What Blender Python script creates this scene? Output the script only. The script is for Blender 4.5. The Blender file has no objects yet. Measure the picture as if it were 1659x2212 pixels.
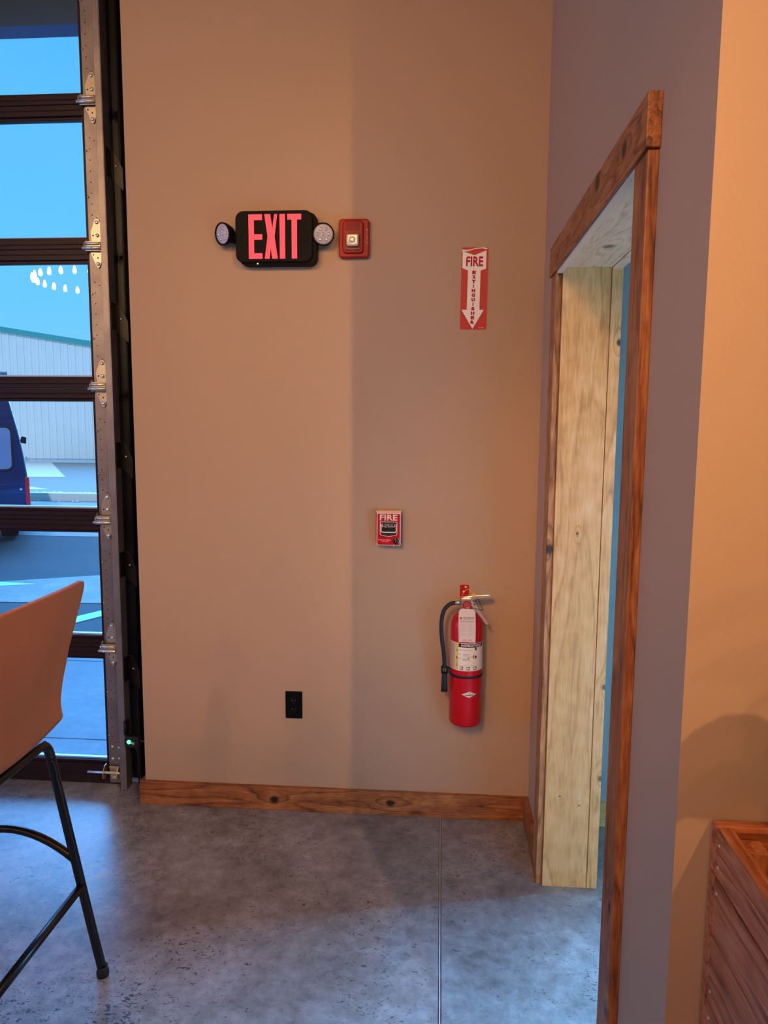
import bpy, bmesh, math, random
from mathutils import Vector, Matrix
rnd = random.Random(7)
S = bpy.context.scene
C = S.collection
# ------------------------------------------------------------------ camera
W, H, F = 1659, 2212, 1580.0
CAM = Vector((-0.3734, -2.83, 1.582))
pitch, roll, yaw = math.radians(6.778), math.radians(-0.3885), math.radians(4.376)
fwd0 = Vector((-math.sin(yaw), math.cos(yaw), 0)); right0 = Vector((math.cos(yaw), math.sin(yaw), 0)); up = Vector((0, 0, 1))
fwd = fwd0*math.cos(pitch) - up*math.sin(pitch); down = -(up*math.cos(pitch) + fwd0*math.sin(pitch))
cr = right0*math.cos(roll) + down*math.sin(roll); cd = -right0*math.sin(roll) + down*math.cos(roll)
cam = bpy.data.cameras.new('camera'); cam.sensor_fit = 'VERTICAL'; cam.sensor_height = 24; cam.lens = F/H*24
co = bpy.data.objects.new('camera', cam); C.objects.link(co)
co.matrix_world = Matrix(((cr.x, -cd.x, -fwd.x, CAM.x), (cr.y, -cd.y, -fwd.y, CAM.y), (cr.z, -cd.z, -fwd.z, CAM.z), (0, 0, 0, 1)))
cam.clip_start = 0.02; cam.clip_end = 300
S.camera = co
# ------------------------------------------------------------------ world, lights, exposure
S.view_settings.view_transform = 'Standard'; S.view_settings.look = 'None'
S.view_settings.gamma = 1; S.view_settings.use_curve_mapping = False
S.view_settings.exposure = 0.0
S.cycles.use_denoising = True
S.cycles.sample_clamp_indirect = 4; S.cycles.max_bounces = 10; S.cycles.transparent_max_bounces = 16
wd = bpy.data.worlds.new('sky'); S.world = wd; wd.use_nodes = True
wn = wd.node_tree.nodes; wl = wd.node_tree.links; wn.clear()
wo = wn.new('ShaderNodeOutputWorld'); wb = wn.new('ShaderNodeBackground'); wr = wn.new('ShaderNodeValToRGB')
wt = wn.new('ShaderNodeTexCoord'); ws = wn.new('ShaderNodeSeparateXYZ')
wl.new(wt.outputs['Generated'], ws.inputs[0]); wl.new(ws.outputs['Z'], wr.inputs[0]); wl.new(wr.outputs[0], wb.inputs[0]); wl.new(wb.outputs[0], wo.inputs[0])
e = wr.color_ramp.elements
e[0].position = 0.0; e[0].color = (0.22, 0.62, 1.0, 1)
e[1].position = 0.5; e[1].color = (0.075, 0.48, 1.0, 1)
m_ = e.new(0.18); m_.color = (0.15, 0.60, 1.0, 1)
wb.inputs[1].default_value = 1.15

def lamp(name, kind, loc, energy, color, rot=None, aim=None, size=None, size_y=None, radius=None, angle=None):
    l = bpy.data.lights.new(name, kind); l.energy = energy; l.color = color
    if kind == 'AREA':
        l.shape = 'RECTANGLE'; l.size = size; l.size_y = size_y
    if radius is not None: l.shadow_soft_size = radius
    if angle is not None: l.angle = math.radians(angle)
    o = bpy.data.objects.new(name, l); C.objects.link(o); o.location = loc
    if aim is not None: o.rotation_euler = (Vector(aim)-Vector(loc)).to_track_quat('-Z', 'Y').to_euler()
    return o
WARM = (1.0, 0.575, 0.25); SKYC = (0.17, 0.47, 1.0)
lamp('sun', 'SUN', (0, -20, 20), 2.0, (0.62, 0.74, 0.95), aim=(-4, 0, 0), angle=1.0)
# added second sun, wide and blue, to lift daylight through the overhead door
lamp('sky_fill_sun', 'SUN', (-13.5, 16, 13), 23.0, (0.12, 0.42, 1.0), aim=(0, 0, 0), angle=90)
# daylight at the glazed opening of the next room
wdl = lamp('window_daylight', 'AREA', (1.95, .75, 1.9), 2450, (0.21, 0.56, 1.0), aim=(.28, -.93, 0.0), size=1.5, size_y=1.5)
wdl.data.spread = math.radians(53)
lamp('side_fill', 'AREA', (-9.95, -3.6, 1.9), 225, (0.10, 0.37, 1.0), aim=(0, -2.0, 1.6), size=5.6, size_y=2.8)  # added blue fill for the right wall, outside an invented left window
# small ceiling pendants in the hall behind the camera
for k, (x, en) in enumerate([(-0.03, 70), (1.72, 60), (-1.76, 60), (-3.5, 55)]):
    lamp('pendant_lamp', 'POINT', (x, -5.85, 3.2), en, WARM, radius=0.045)
for (x, y, tx, en, sz) in ((-1.5, -4.6, -0.9, 160, 46), (-2.8, -4.6, -1.3, 140, 46), (1.11, -4.4, .25, 300, 46)):  # added spots that shape the warm light on the tan walls
    o = lamp('fill_spot', 'SPOT', (x, y, 3.6), en, WARM, aim=(tx, 0 if x < 0 else -1.7, 2.05 if x < 0 else 2.1), radius=0.06 if x < 0 else .018)
    o.data.spot_size = math.radians(sz); o.data.spot_blend = 1.0
for loc, aim, en, sz in (((-1.25, -4.6, 3.4), (.06, -.43, 0.95), 310, 26), ((1.3, -4.2, 3.6), (-1.45, -1.2, 1.0), 165, 28), ((1.5, -1.05, .9), (.10, -.75, 1.95), 26, 50)):  # added spots that brighten the door lining, stool and doorway head
    o = lamp('fill_spot', 'SPOT', loc, en, WARM, aim=aim, radius=0.22); o.data.spot_size = math.radians(sz); o.data.spot_blend = 1.0

# ------------------------------------------------------------------ materials
def newmat(name):
    m = bpy.data.materials.new(name); m.use_nodes = True
    nt = m.node_tree; b = nt.nodes['Principled BSDF']
    return m, nt, b
def srgb(h):
    h = h.lstrip('#'); v = [int(h[i:i+2], 16)/255 for i in (0, 2, 4)]
    return tuple(((c/12.92) if c <= .04045 else ((c+.055)/1.055)**2.4) for c in v) + (1,)
def plain(name, col, rough=0.5, metal=0.0, var=0.0, vs=8.0, bump=0.0, bs=200.0, spec=0.5, emit=0.0, stretch=(1, 1, 1), coat=0.0):
    m, nt, b = newmat(name); N = nt.nodes; L = nt.links
    c = srgb(col) if isinstance(col, str) else tuple(col)+(1,)
    b.inputs['Base Color'].default_value = c; b.inputs['Roughness'].default_value = rough
    b.inputs['Metallic'].default_value = metal; b.inputs['Specular IOR Level'].default_value = spec
    b.inputs['Coat Weight'].default_value = coat
    tc = N.new('ShaderNodeTexCoord'); mp = N.new('ShaderNodeMapping'); mp.inputs['Scale'].default_value = stretch
    L.new(tc.outputs['Object'], mp.inputs[0])
    if var:
        n = N.new('ShaderNodeTexNoise'); n.inputs['Scale'].default_value = vs; n.inputs['Detail'].default_value = 6
        mx = N.new('ShaderNodeMix'); mx.data_type = 'RGBA'
        mx.inputs[6].default_value = tuple(x*(1-var) for x in c[:3])+(1,); mx.inputs[7].default_value = tuple(min(1, x*(1+var)) for x in c[:3])+(1,)
        L.new(mp.outputs[0], n.inputs[0]); L.new(n.outputs[0], mx.inputs[0]); L.new(mx.outputs[2], b.inputs['Base Color'])
    if bump:
        n2 = N.new('ShaderNodeTexNoise'); n2.inputs['Scale'].default_value = bs; n2.inputs['Detail'].default_value = 3
        bp = N.new('ShaderNodeBump'); bp.inputs['Strength'].default_value = bump; bp.inputs['Distance'].default_value = 0.002
        L.new(mp.outputs[0], n2.inputs[0]); L.new(n2.outputs[0], bp.inputs['Height']); L.new(bp.outputs[0], b.inputs['Normal'])
    if emit:
        b.inputs['Emission Color'].default_value = c; b.inputs['Emission Strength'].default_value = emit
    return m
def wood(name, cols, grain='Z', scale=1.0, knots=(), rough=0.45, seed=0.0, rings=9.0, dark=0.55):
    """cols = dark, mid, light; grain = axis the fibres run along; knots = [(x,y,z,radius)] in object coordinates"""
    m, nt, b = newmat(name); N = nt.nodes; L = nt.links
    ax = {'X': 0, 'Y': 1, 'Z': 2}[grain]
    def math_(op, a, c=None, v=None):
        n = N.new('ShaderNodeMath'); n.operation = op
        L.new(a, n.inputs[0])
        if c is not None: L.new(c, n.inputs[1])
        if v is not None: n.inputs[1].default_value = v
        return n.outputs[0]
    tc = N.new('ShaderNodeTexCoord'); ad = N.new('ShaderNodeVectorMath'); ad.operation = 'ADD'; ad.inputs[1].default_value = (seed, seed*1.7, seed*.6)
    L.new(tc.outputs['Object'], ad.inputs[0])
    st = [1.0, 1.0, 1.0]; st[ax] = 0.09
    mp = N.new('ShaderNodeMapping'); mp.inputs['Scale'].default_value = [v*scale for v in st]; L.new(ad.outputs[0], mp.inputs[0])
    big = N.new('ShaderNodeTexNoise'); big.inputs['Scale'].default_value = 7; big.inputs['Detail'].default_value = 2; L.new(mp.outputs[0], big.inputs[0])
    h = math_('MULTIPLY', big.outputs[0], v=rings)
    km = None
    for (kx, ky, kz, kr) in knots:
        d = N.new('ShaderNodeVectorMath'); d.operation = 'SUBTRACT'; d.inputs[1].default_value = (kx, ky, kz); L.new(tc.outputs['Object'], d.inputs[0])
        s = [1.0, 1.0, 1.0]; s[ax] = 0.42
        d2 = N.new('ShaderNodeVectorMath'); d2.operation = 'MULTIPLY'; d2.inputs[1].default_value = [v/kr for v in s]; L.new(d.outputs[0], d2.inputs[0])
        ln = N.new('ShaderNodeVectorMath'); ln.operation = 'LENGTH'; L.new(d2.outputs[0], ln.inputs[0])
        sq = math_('MULTIPLY', ln.outputs['Value'], ln.outputs['Value']); ng = math_('MULTIPLY', sq, v=-0.35); ex = math_('EXPONENT', ng)
        ad2 = math_('MULTIPLY', ex, v=1.7); h = math_('ADD', h, ad2)
        s = [1.0, 1.0, 1.0]; s[ax] = 0.8
        d3 = N.new('ShaderNodeVectorMath'); d3.operation = 'MULTIPLY'; d3.inputs[1].default_value = [v/kr for v in s]; L.new(d.outputs[0], d3.inputs[0])
        l3 = N.new('ShaderNodeVectorMath'); l3.operation = 'LENGTH'; L.new(d3.outputs[0], l3.inputs[0])
        rg = N.new('ShaderNodeMapRange'); rg.inputs[1].default_value = 0.55; rg.inputs[2].default_value = 1.05; rg.inputs[3].default_value = 1; rg.inputs[4].default_value = 0; L.new(l3.outputs['Value'], rg.inputs[0])
        km = rg.outputs[0] if km is None else math_('MAXIMUM', km, rg.outputs[0])
    fr = N.new('ShaderNodeMath'); fr.operation = 'FRACT'; L.new(h, fr.inputs[0])
    tri = N.new('ShaderNodeValToRGB'); L.new(fr.outputs[0], tri.inputs[0])
    el = tri.color_ramp.elements; el[0].position = 0; el[0].color = (0.55, 0.55, 0.55, 1); el[1].position = 1; el[1].color = (0.5, 0.5, 0.5, 1)
    q = el.new(0.72); q.color = (0.95, 0.95, 0.95, 1); q = el.new(0.93); q.color = (0.12, 0.12, 0.12, 1)
    fine = N.new('ShaderNodeTexNoise'); fine.inputs['Scale'].default_value = 160; fine.inputs['Detail'].default_value = 4; L.new(mp.outputs[0], fine.inputs[0])
    blo = N.new('ShaderNodeTexNoise'); blo.inputs['Scale'].default_value = 18; blo.inputs['Detail'].default_value = 5; L.new(ad.outputs[0], blo.inputs[0])
    a1 = math_('MULTIPLY', tri.outputs[0], v=0.34); a2 = math_('MULTIPLY', fine.outputs[0], v=0.62); a3 = math_('MULTIPLY', blo.outputs[0], v=0.42)
    t = math_('ADD', math_('ADD', a1, a2), a3); t = math_('SUBTRACT', t, v=0.28)
    rp = N.new('ShaderNodeValToRGB'); L.new(t, rp.inputs[0]); el = rp.color_ramp.elements
    el[0].position = 0.18; el[0].color = srgb(cols[0]); el[1].position = 0.8; el[1].color = srgb(cols[2]); q = el.new(0.48); q.color = srgb(cols[1])
    out = rp.outputs[0]
    if km is not None:
        mx = N.new('ShaderNodeMix'); mx.data_type = 'RGBA'; L.new(km, mx.inputs[0]); L.new(out, mx.inputs[6])
        mx.inputs[7].default_value = tuple(v*dark*.5 for v in srgb(cols[0])[:3])+(1,); out = mx.outputs[2]
    L.new(out, b.inputs['Base Color']); b.inputs['Roughness'].default_value = rough; b.inputs['Specular IOR Level'].default_value = 0.4
    bp = N.new('ShaderNodeBump'); bp.inputs['Strength'].default_value = 0.25; bp.inputs['Distance'].default_value = 0.0008
    L.new(t, bp.inputs['Height']); L.new(bp.outputs[0], b.inputs['Normal'])
    return m
def paint(name, col):
    m, nt, b = newmat(name); N = nt.nodes; L = nt.links
    tc = N.new('ShaderNodeTexCoord'); c = srgb(col)
    n = N.new('ShaderNodeTexNoise'); n.inputs['Scale'].default_value = 420; n.inputs['Detail'].default_value = 3
    n2 = N.new('ShaderNodeTexNoise'); n2.inputs['Scale'].default_value = 1.3; n2.inputs['Detail'].default_value = 3
    for q in (n, n2): L.new(tc.outputs['Object'], q.inputs[0])
    mx = N.new('ShaderNodeMix'); mx.data_type = 'RGBA'; mx.inputs[6].default_value = tuple(v*.93 for v in c[:3])+(1,); mx.inputs[7].default_value = tuple(v*1.07 for v in c[:3])+(1,)
    ad = N.new('ShaderNodeMath'); ad.operation = 'MULTIPLY_ADD'; ad.inputs[1].default_value = 0.6; L.new(n.outputs[0], ad.inputs[0])
    m2 = N.new('ShaderNodeMath'); m2.operation = 'MULTIPLY'; m2.inputs[1].default_value = 0.4; L.new(n2.outputs[0], m2.inputs[0]); L.new(m2.outputs[0], ad.inputs[2])
    L.new(ad.outputs[0], mx.inputs[0]); L.new(mx.outputs[2], b.inputs['Base Color'])
    b.inputs['Roughness'].default_value = 0.55; b.inputs['Specular IOR Level'].default_value = 0.3
    bp = N.new('ShaderNodeBump'); bp.inputs['Strength'].default_value = 0.35; bp.inputs['Distance'].default_value = 0.0009
    L.new(n.outputs[0], bp.inputs['Height']); L.new(bp.outputs[0], b.inputs['Normal'])
    return m
def concrete(name, c0, c1, c2, rough=(0.18, 0.4), pits=True, spec=0.5, sc=1.0):
    m, nt, b = newmat(name); N = nt.nodes; L = nt.links
    tc = N.new('ShaderNodeTexCoord'); mp = N.new('ShaderNodeMapping'); mp.inputs['Scale'].default_value = (sc, sc, sc); L.new(tc.outputs['Object'], mp.inputs[0])
    a = N.new('ShaderNodeTexNoise'); a.inputs['Scale'].default_value = 2.6; a.inputs['Detail'].default_value = 9; a.inputs['Roughness'].default_value = 0.62; a.inputs['Distortion'].default_value = 0.2
    d = N.new('ShaderNodeTexNoise'); d.inputs['Scale'].default_value = 17; d.inputs['Detail'].default_value = 8; d.inputs['Roughness'].default_value = 0.7; d.inputs['Distortion'].default_value = 0.25
    L.new(mp.outputs[0], a.inputs[0]); L.new(mp.outputs[0], d.inputs[0])
    mm = N.new('ShaderNodeMath'); mm.operation = 'MULTIPLY_ADD'; mm.inputs[1].default_value = 0.5; L.new(d.outputs[0], mm.inputs[0])
    m3 = N.new('ShaderNodeMath'); m3.operation = 'MULTIPLY'; m3.inputs[1].default_value = 0.5; L.new(a.outputs[0], m3.inputs[0]); L.new(m3.outputs[0], mm.inputs[2])
    rp = N.new('ShaderNodeValToRGB'); L.new(mm.outputs[0], rp.inputs[0]); el = rp.color_ramp.elements
    el[0].position = 0.36; el[0].color = srgb(c0); el[1].position = 0.66; el[1].color = srgb(c2); q = el.new(0.5); q.color = srgb(c1)
    out = rp.outputs[0]
    if pits:
        mp2 = N.new('ShaderNodeMapping'); mp2.inputs['Scale'].default_value = (1, 1.8, 1); mp2.inputs['Rotation'].default_value = (0, 0, .5); L.new(tc.outputs['Object'], mp2.inputs[0])
        p = N.new('ShaderNodeTexNoise'); p.inputs['Scale'].default_value = 55; p.inputs['Detail'].default_value = 3; p.inputs['Distortion'].default_value = 1.5; L.new(mp2.outputs[0], p.inputs[0])
        g = N.new('ShaderNodeTexNoise'); g.inputs['Scale'].default_value = 2.2; g.inputs['Detail'].default_value = 2; L.new(tc.outputs['Object'], g.inputs[0])
        am = N.new('ShaderNodeMath'); am.operation = 'MULTIPLY_ADD'; am.inputs[1].default_value = 0.35; L.new(g.outputs[0], am.inputs[0]); L.new(p.outputs[0], am.inputs[2])
        r = N.new('ShaderNodeMapRange'); r.inputs[1].default_value = 0.80; r.inputs[2].default_value = 0.86; L.new(am.outputs[0], r.inputs[0])
        mx = N.new('ShaderNodeMix'); mx.data_type = 'RGBA'; L.new(r.outputs[0], mx.inputs[0]); L.new(out, mx.inputs[6]); mx.inputs[7].default_value = tuple(v*.32 for v in srgb(c0)[:3])+(1,)
        out = mx.outputs[2]
    L.new(out, b.inputs['Base Color'])
    rr = N.new('ShaderNodeMapRange'); rr.inputs[3].default_value = rough[0]; rr.inputs[4].default_value = rough[1]; L.new(d.outputs[0], rr.inputs[0]); L.new(rr.outputs[0], b.inputs['Roughness'])
    b.inputs['Specular IOR Level'].default_value = spec
    bp = N.new('ShaderNodeBump'); bp.inputs['Strength'].default_value = 0.12; bp.inputs['Distance'].default_value = 0.004; L.new(d.outputs[0], bp.inputs['Height']); L.new(bp.outputs[0], b.inputs['Normal'])
    return m
def glass(name, tint=(0.93, 0.97, 1.0), ior=1.5, rough=0.0):
    m = bpy.data.materials.new(name); m.use_nodes = True; nt = m.node_tree; N = nt.nodes; L = nt.links; N.clear()
    o = N.new('ShaderNodeOutputMaterial'); t = N.new('ShaderNodeBsdfTransparent'); g = N.new('ShaderNodeBsdfGlossy'); f = N.new('ShaderNodeFresnel'); x = N.new('ShaderNodeMixShader')
    t.inputs[0].default_value = tint+(1,); g.inputs['Roughness'].default_value = rough; f.inputs[0].default_value = ior
    L.new(f.outputs[0], x.inputs[0]); L.new(t.outputs[0], x.inputs[1]); L.new(g.outputs[0], x.inputs[2]); L.new(x.outputs[0], o.inputs[0])
    return m
PAINT = paint('wall_paint', '#b8967c')
FLOORM = concrete('polished_concrete', '#5f5b5d', '#8c898d', '#b4b1b8', rough=(0.22, 0.40), spec=0.8)
CEIL = plain('ceiling_paint', '#8a7d70', 0.8, var=.05)
STAIN = ('#4c2411', '#99572f', '#c2824f')
PINE = ('#b0743c', '#e0a868', '#f6d09c')
BRONZE = plain('bronze_anodised', '#2c1c21', 0.42, 0.3, spec=.3, var=.12, vs=30)
BLACKM = plain('black_metal', '#0c0b0d', 0.35, 0.2, var=.1)
BLACKP = plain('black_plastic', '#0a090b', 0.5, var=.08, vs=60)
RUBBER = plain('black_rubber', '#0a0a0b', 0.6, var=.1, vs=80, bump=.3, bs=300)
def galv_mat():
    m, nt, b = newmat('galvanised_steel'); N = nt.nodes; L = nt.links
    tc = N.new('ShaderNodeTexCoord'); v = N.new('ShaderNodeTexVoronoi'); v.inputs['Scale'].default_value = 160
    n = N.new('ShaderNodeTexNoise'); n.inputs['Scale'].default_value = 9; n.inputs['Detail'].default_value = 6
    L.new(tc.outputs['Object'], v.inputs[0]); L.new(tc.outputs['Object'], n.inputs[0])
    ad = N.new('ShaderNodeMath'); ad.operation = 'MULTIPLY_ADD'; ad.inputs[1].default_value = .12; L.new(v.outputs['Color'], ad.inputs[0]); L.new(n.outputs[0], ad.inputs[2])
    r = N.new('ShaderNodeValToRGB'); L.new(ad.outputs[0], r.inputs[0]); r.color_ramp.elements[0].color = srgb('#83787a'); r.color_ramp.elements[1].color = srgb('#aba2a0'); r.color_ramp.elements[0].position = .3; r.color_ramp.elements[1].position = .9
    L.new(r.outputs[0], b.inputs['Base Color']); b.inputs['Metallic'].default_value = .85; b.inputs['Roughness'].default_value = .42
    return m
GALV = galv_mat()
STEEL = plain('plated_steel', '#d2c6b6', 0.34, 0.9, var=.1, vs=40)
CHROME = plain('polished_steel', '#f0ece6', 0.24, .7, var=.04, vs=30)
RED = plain('red_enamel', '#bf0612', 0.34, var=.06, vs=20, spec=.35)
REDP = plain('red_plastic', '#9c0f0f', 0.42, var=.05, vs=50, spec=.3)
WHITE = plain('white_print', '#fbf3f0', 0.5, var=.03, vs=60)
REDPRINT = plain('red_print', '#c40d1e', 0.4, var=.03, vs=60)
BLACKPRINT = plain('black_print', '#15120f', 0.5, var=.05, vs=60)
GREYPRINT = plain('grey_print', '#8e8680', 0.5, var=.05, vs=60)

# ------------------------------------------------------------------ mesh helpers
class MB:
    def __init__(s): s.bm = bmesh.new()
    def box(s, a, b):
        a, b = [min(a[i], b[i]) for i in range(3)], [max(a[i], b[i]) for i in range(3)]
        v = [s.bm.verts.new((x, y, z)) for x in (a[0], b[0]) for y in (a[1], b[1]) for z in (a[2], b[2])]
        for f in ((0, 1, 3, 2), (4, 6, 7, 5), (0, 4, 5, 1), (2, 3, 7, 6), (0, 2, 6, 4), (1, 5, 7, 3)): s.bm.faces.new([v[i] for i in f])
        return s
    def cyl(s, p0, p1, r, n=20, r2=None, caps=True):
        p0, p1 = Vector(p0), Vector(p1); r2 = r if r2 is None else r2
        d = (p1-p0).normalized(); u = d.orthogonal().normalized(); w = d.cross(u)
        ra = [s.bm.verts.new(p0+(u*math.cos(2*math.pi*i/n)+w*math.sin(2*math.pi*i/n))*r) for i in range(n)]
        rb = [s.bm.verts.new(p1+(u*math.cos(2*math.pi*i/n)+w*math.sin(2*math.pi*i/n))*r2) for i in range(n)]
        for i in range(n):
            f = s.bm.faces.new((ra[i], ra[(i+1) % n], rb[(i+1) % n], rb[i])); f.smooth = True
        if caps: s.bm.faces.new(ra[::-1]); s.bm.faces.new(rb)
        return s
    def lathe(s, prof, c=(0, 0, 0), n=32, axis='Z', caps=True):
        c = Vector(c); rings = []
        for r, h in prof:
            ring = []
            for i in range(n):
                a = 2*math.pi*i/n; x, y = r*math.cos(a), r*math.sin(a)
                ring.append(s.bm.verts.new(c+Vector((x, y, h) if axis == 'Z' else ((x, h, y) if axis == 'Y' else (h, x, y)))))
            rings.append(ring)
        for a, b in zip(rings, rings[1:]):
            for i in range(n):
                f = s.bm.faces.new((a[i], a[(i+1) % n], b[(i+1) % n], b[i])); f.smooth = True
        if caps: s.bm.faces.new(rings[0][::-1]); s.bm.faces.new(rings[-1])
        return s
    def prism(s, pts, d0, d1, plane='XZ'):
        def P(p, d): return {'XZ': (p[0], d, p[1]), 'XY': (p[0], p[1], d), 'YZ': (d, p[0], p[1])}[plane]
        a = [s.bm.verts.new(P(p, d0)) for p in pts]; b = [s.bm.verts.new(P(p, d1)) for p in pts]; n = len(pts)
        s.bm.faces.new(a); s.bm.faces.new(b[::-1])
        for i in range(n): s.bm.faces.new((a[i], b[i], b[(i+1) % n], a[(i+1) % n]))
        return s
    def tube(s, pts, r, n=12, radii=None, closed=False):
        pts = [Vector(p) for p in pts]; k = len(pts); rings = []; prev = None
        for i, p in enumerate(pts):
            if closed: d = (pts[(i+1) % k]-pts[i-1]).normalized()
            else: d = (pts[min(i+1, k-1)]-pts[max(i-1, 0)]).normalized()
            u = d.orthogonal().normalized() if prev is None else (prev-d*prev.dot(d)).normalized()
            prev = u; w = d.cross(u); rr = radii[i] if radii else r
            rings.append([s.bm.verts.new(p+(u*math.cos(2*math.pi*j/n)+w*math.sin(2*math.pi*j/n))*rr) for j in range(n)])
        pr = list(zip(rings, rings[1:])) + ([(rings[-1], rings[0])] if closed else [])
        for a, b in pr:
            for j in range(n):
                f = s.bm.faces.new((a[j], a[(j+1) % n], b[(j+1) % n], b[j])); f.smooth = True
        if not closed: s.bm.faces.new(rings[0][::-1]); s.bm.faces.new(rings[-1])
        return s
    def ball(s, c, r, n=14, m=9, sz=1.0):
        prof = [(max(1e-5, r*math.sin(math.pi*i/m)), -r*sz*math.cos(math.pi*i/m)) for i in range(m+1)]
        return s.lathe(prof, c, n, caps=False)
    def mesh(s, name):
        bmesh.ops.recalc_face_normals(s.bm, faces=s.bm.faces)
        me = bpy.data.meshes.new(name); s.bm.to_mesh(me); s.bm.free(); return me
    def obj(s, name, mat, parent=None, loc=None, bevel=0, seg=2):
        o = bpy.data.objects.new(name, s.mesh(name)); C.objects.link(o); o.data.materials.append(mat)
        if loc is not None: o.location = loc
        if parent is not None: o.parent = parent
        if bevel:
            b = o.modifiers.new('bevel', 'BEVEL'); b.width = bevel; b.segments = seg; b.limit_method = 'ANGLE'; b.angle_limit = math.radians(40)
        return o
def inst(o, loc=None, parent=None, name=None):
    c = o.copy(); C.objects.link(c)
    if loc is not None: c.location = loc
    if parent is not None: c.parent = parent
    return c
def thing(name, label, cat, loc=(0, 0, 0), group=None, rot=None):
    o = bpy.data.objects.new(name, None); C.objects.link(o); o.location = loc; o.empty_display_size = .05
    o['label'] = label; o['category'] = cat
    if group: o['group'] = group
    if rot: o.rotation_euler = rot
    return o
def tag(o, label, cat, group=None):
    o['label'] = label; o['category'] = cat
    if group: o['group'] = group
    return o
def struct(o, label=None, cat=None):
    o['kind'] = 'structure'
    if label: o['label'] = label
    if cat: o['category'] = cat
    return o
def sgroup(name, label, cat):
    o = bpy.data.objects.new(name, None); C.objects.link(o); o.empty_display_size = .05; return struct(o, label, cat)
def rrect(x0, z0, x1, z1, r, n=6):
    p = []
    for cx, cz, a0 in ((x1-r, z1-r, 0), (x0+r, z1-r, 90), (x0+r, z0+r, 180), (x1-r, z0+r, 270)):
        for i in range(n+1):
            a = math.radians(a0+90*i/n); p.append((cx+r*math.cos(a), cz+r*math.sin(a)))
    return p
def text(name, s, mat, parent, cx, cz, w, h, y, bold=.02, bend=None, thick=.0003, rotz=0.0, spacing=1.0, italic=0.0):
    """flat lettering in the XZ plane facing -Y, fitted to w x h about (cx,cz); bend=(axis x, axis y, radius) wraps it on a cylinder"""
    cu = bpy.data.curves.new(name, 'FONT'); cu.body = s; cu.size = 1; cu.offset = bold; cu.align_x = 'CENTER'; cu.space_line = 1.0*spacing; cu.resolution_u = 2
    cu.shear = italic
    t = bpy.data.objects.new(name, cu); me = bpy.data.meshes.new_from_object(t)
    bpy.data.objects.remove(t); bpy.data.curves.remove(cu)
    xs = [v.co.x for v in me.vertices]; ys = [v.co.y for v in me.vertices]
    x0, x1, y0, y1 = min(xs), max(xs), min(ys), max(ys)
    for v in me.vertices:
        u = ((v.co.x-x0)/(x1-x0)-.5)*w; q = ((v.co.y-y0)/(y1-y0)-.5)*h
        ca, sa = math.cos(rotz), math.sin(rotz)
        X, Z = cx+u*ca-q*sa, cz+u*sa+q*ca
        if bend:
            a = (X-bend[0])/bend[2]; v.co = (bend[0]+math.sin(a)*bend[2], bend[1]-math.cos(a)*bend[2], Z)
        else: v.co = (X, y, Z)
    o = bpy.data.objects.new(name, me); C.objects.link(o); me.materials.clear(); me.materials.append(mat); o.parent = parent
    if thick:
        so = o.modifiers.new('solid', 'SOLIDIFY'); so.thickness = thick; so.offset = 0
    return o
def curved_patch(pts2, axis, r, mat, name, parent, nx=None, thick=0.0004):
    """polygon strip list [(x0,x1,z0,z1)] wrapped on a vertical cylinder"""
    b = MB()
    for (x0, x1, z0, z1) in pts2:
        n = max(1, int(abs(x1-x0)/0.006))
        ra = []
        for i in range(n+1):
            a = (x0+(x1-x0)*i/n-axis[0])/r
            p = [(axis[0]+math.sin(a)*q, axis[1]-math.cos(a)*q) for q in (r, r-thick)]
            ra.append([b.bm.verts.new((p[0][0], p[0][1], z0)), b.bm.verts.new((p[0][0], p[0][1], z1))])
        for u, v in zip(ra, ra[1:]):
            f = b.bm.faces.new((u[0], v[0], v[1], u[1])); f.smooth = True
    return b.obj(name, mat, parent)

# ------------------------------------------------------------------ room shell
Y1 = 0.28    # outer side of the exterior wall
XE = -1.585  # end of the back wall at the overhead door
fl = MB()
fl.box((-9.6, -9.6, -.12), (-.3565, Y1+.04, 0)).box((-.3475, -9.6, -.12), (4.6, Y1+.04, 0)).box((-.3570, -9.6, -.12), (-.3470, Y1+.04, -.007))
struct(fl.obj('floor', FLOORM), 'grey polished concrete floor with a saw-cut control joint')
struct(MB().box((-.3540, -9.6, -.008), (-.3500, Y1+.04, -.0012)).obj('trim_4', plain('joint_sealant', '#b4b2b6', .6, var=.2, vs=30)), 'thin pale sealant line in the floor joint')
struct(MB().box((-9.6, -9.6, 4.7), (4.6, Y1, 4.85)).obj('ceiling', CEIL))
struct(MB().box((XE, 0, 0), (1.05, .2, 4.7)).obj('wall_back', PAINT), 'tan painted wall with exit sign and fire equipment')
struct(MB().box((1.05, 0, 2.45), (3.0, .2, 4.7)).box((3.0, 0, 0), (4.6, .2, 4.7)).obj('wall_entry', PAINT))
struct(MB().box((-5.3, 0, 3.62), (XE, .2, 4.7)).obj('wall_lintel', PAINT))
struct(MB().box((-9.6, 0, 0), (-5.3, .2, 4.7)).obj('wall_left_of_door', PAINT))
OY0, OY1, OZ = -1.39, -.41, 2.095
struct(MB().box((0, OY1, 0), (.17, 0, 4.7)).box((0, -1.56, 0), (.17, OY0, 4.7)).box((0, OY0, OZ), (.17, OY1, 4.7)).obj('wall_right', PAINT), 'grey-lit painted wall around the wooden doorway')
struct(MB().box((0, -1.728, 0), (4.6, -1.56, 4.7)).obj('wall_corner', PAINT), 'warm-lit tan wall behind the wooden planter')
struct(MB().box((4.5, -1.56, 0), (4.6, 0, 4.7)).box((4.5, -9.6, 0), (4.6, -1.728, 4.7)).obj('wall_far_right', PAINT))
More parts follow.
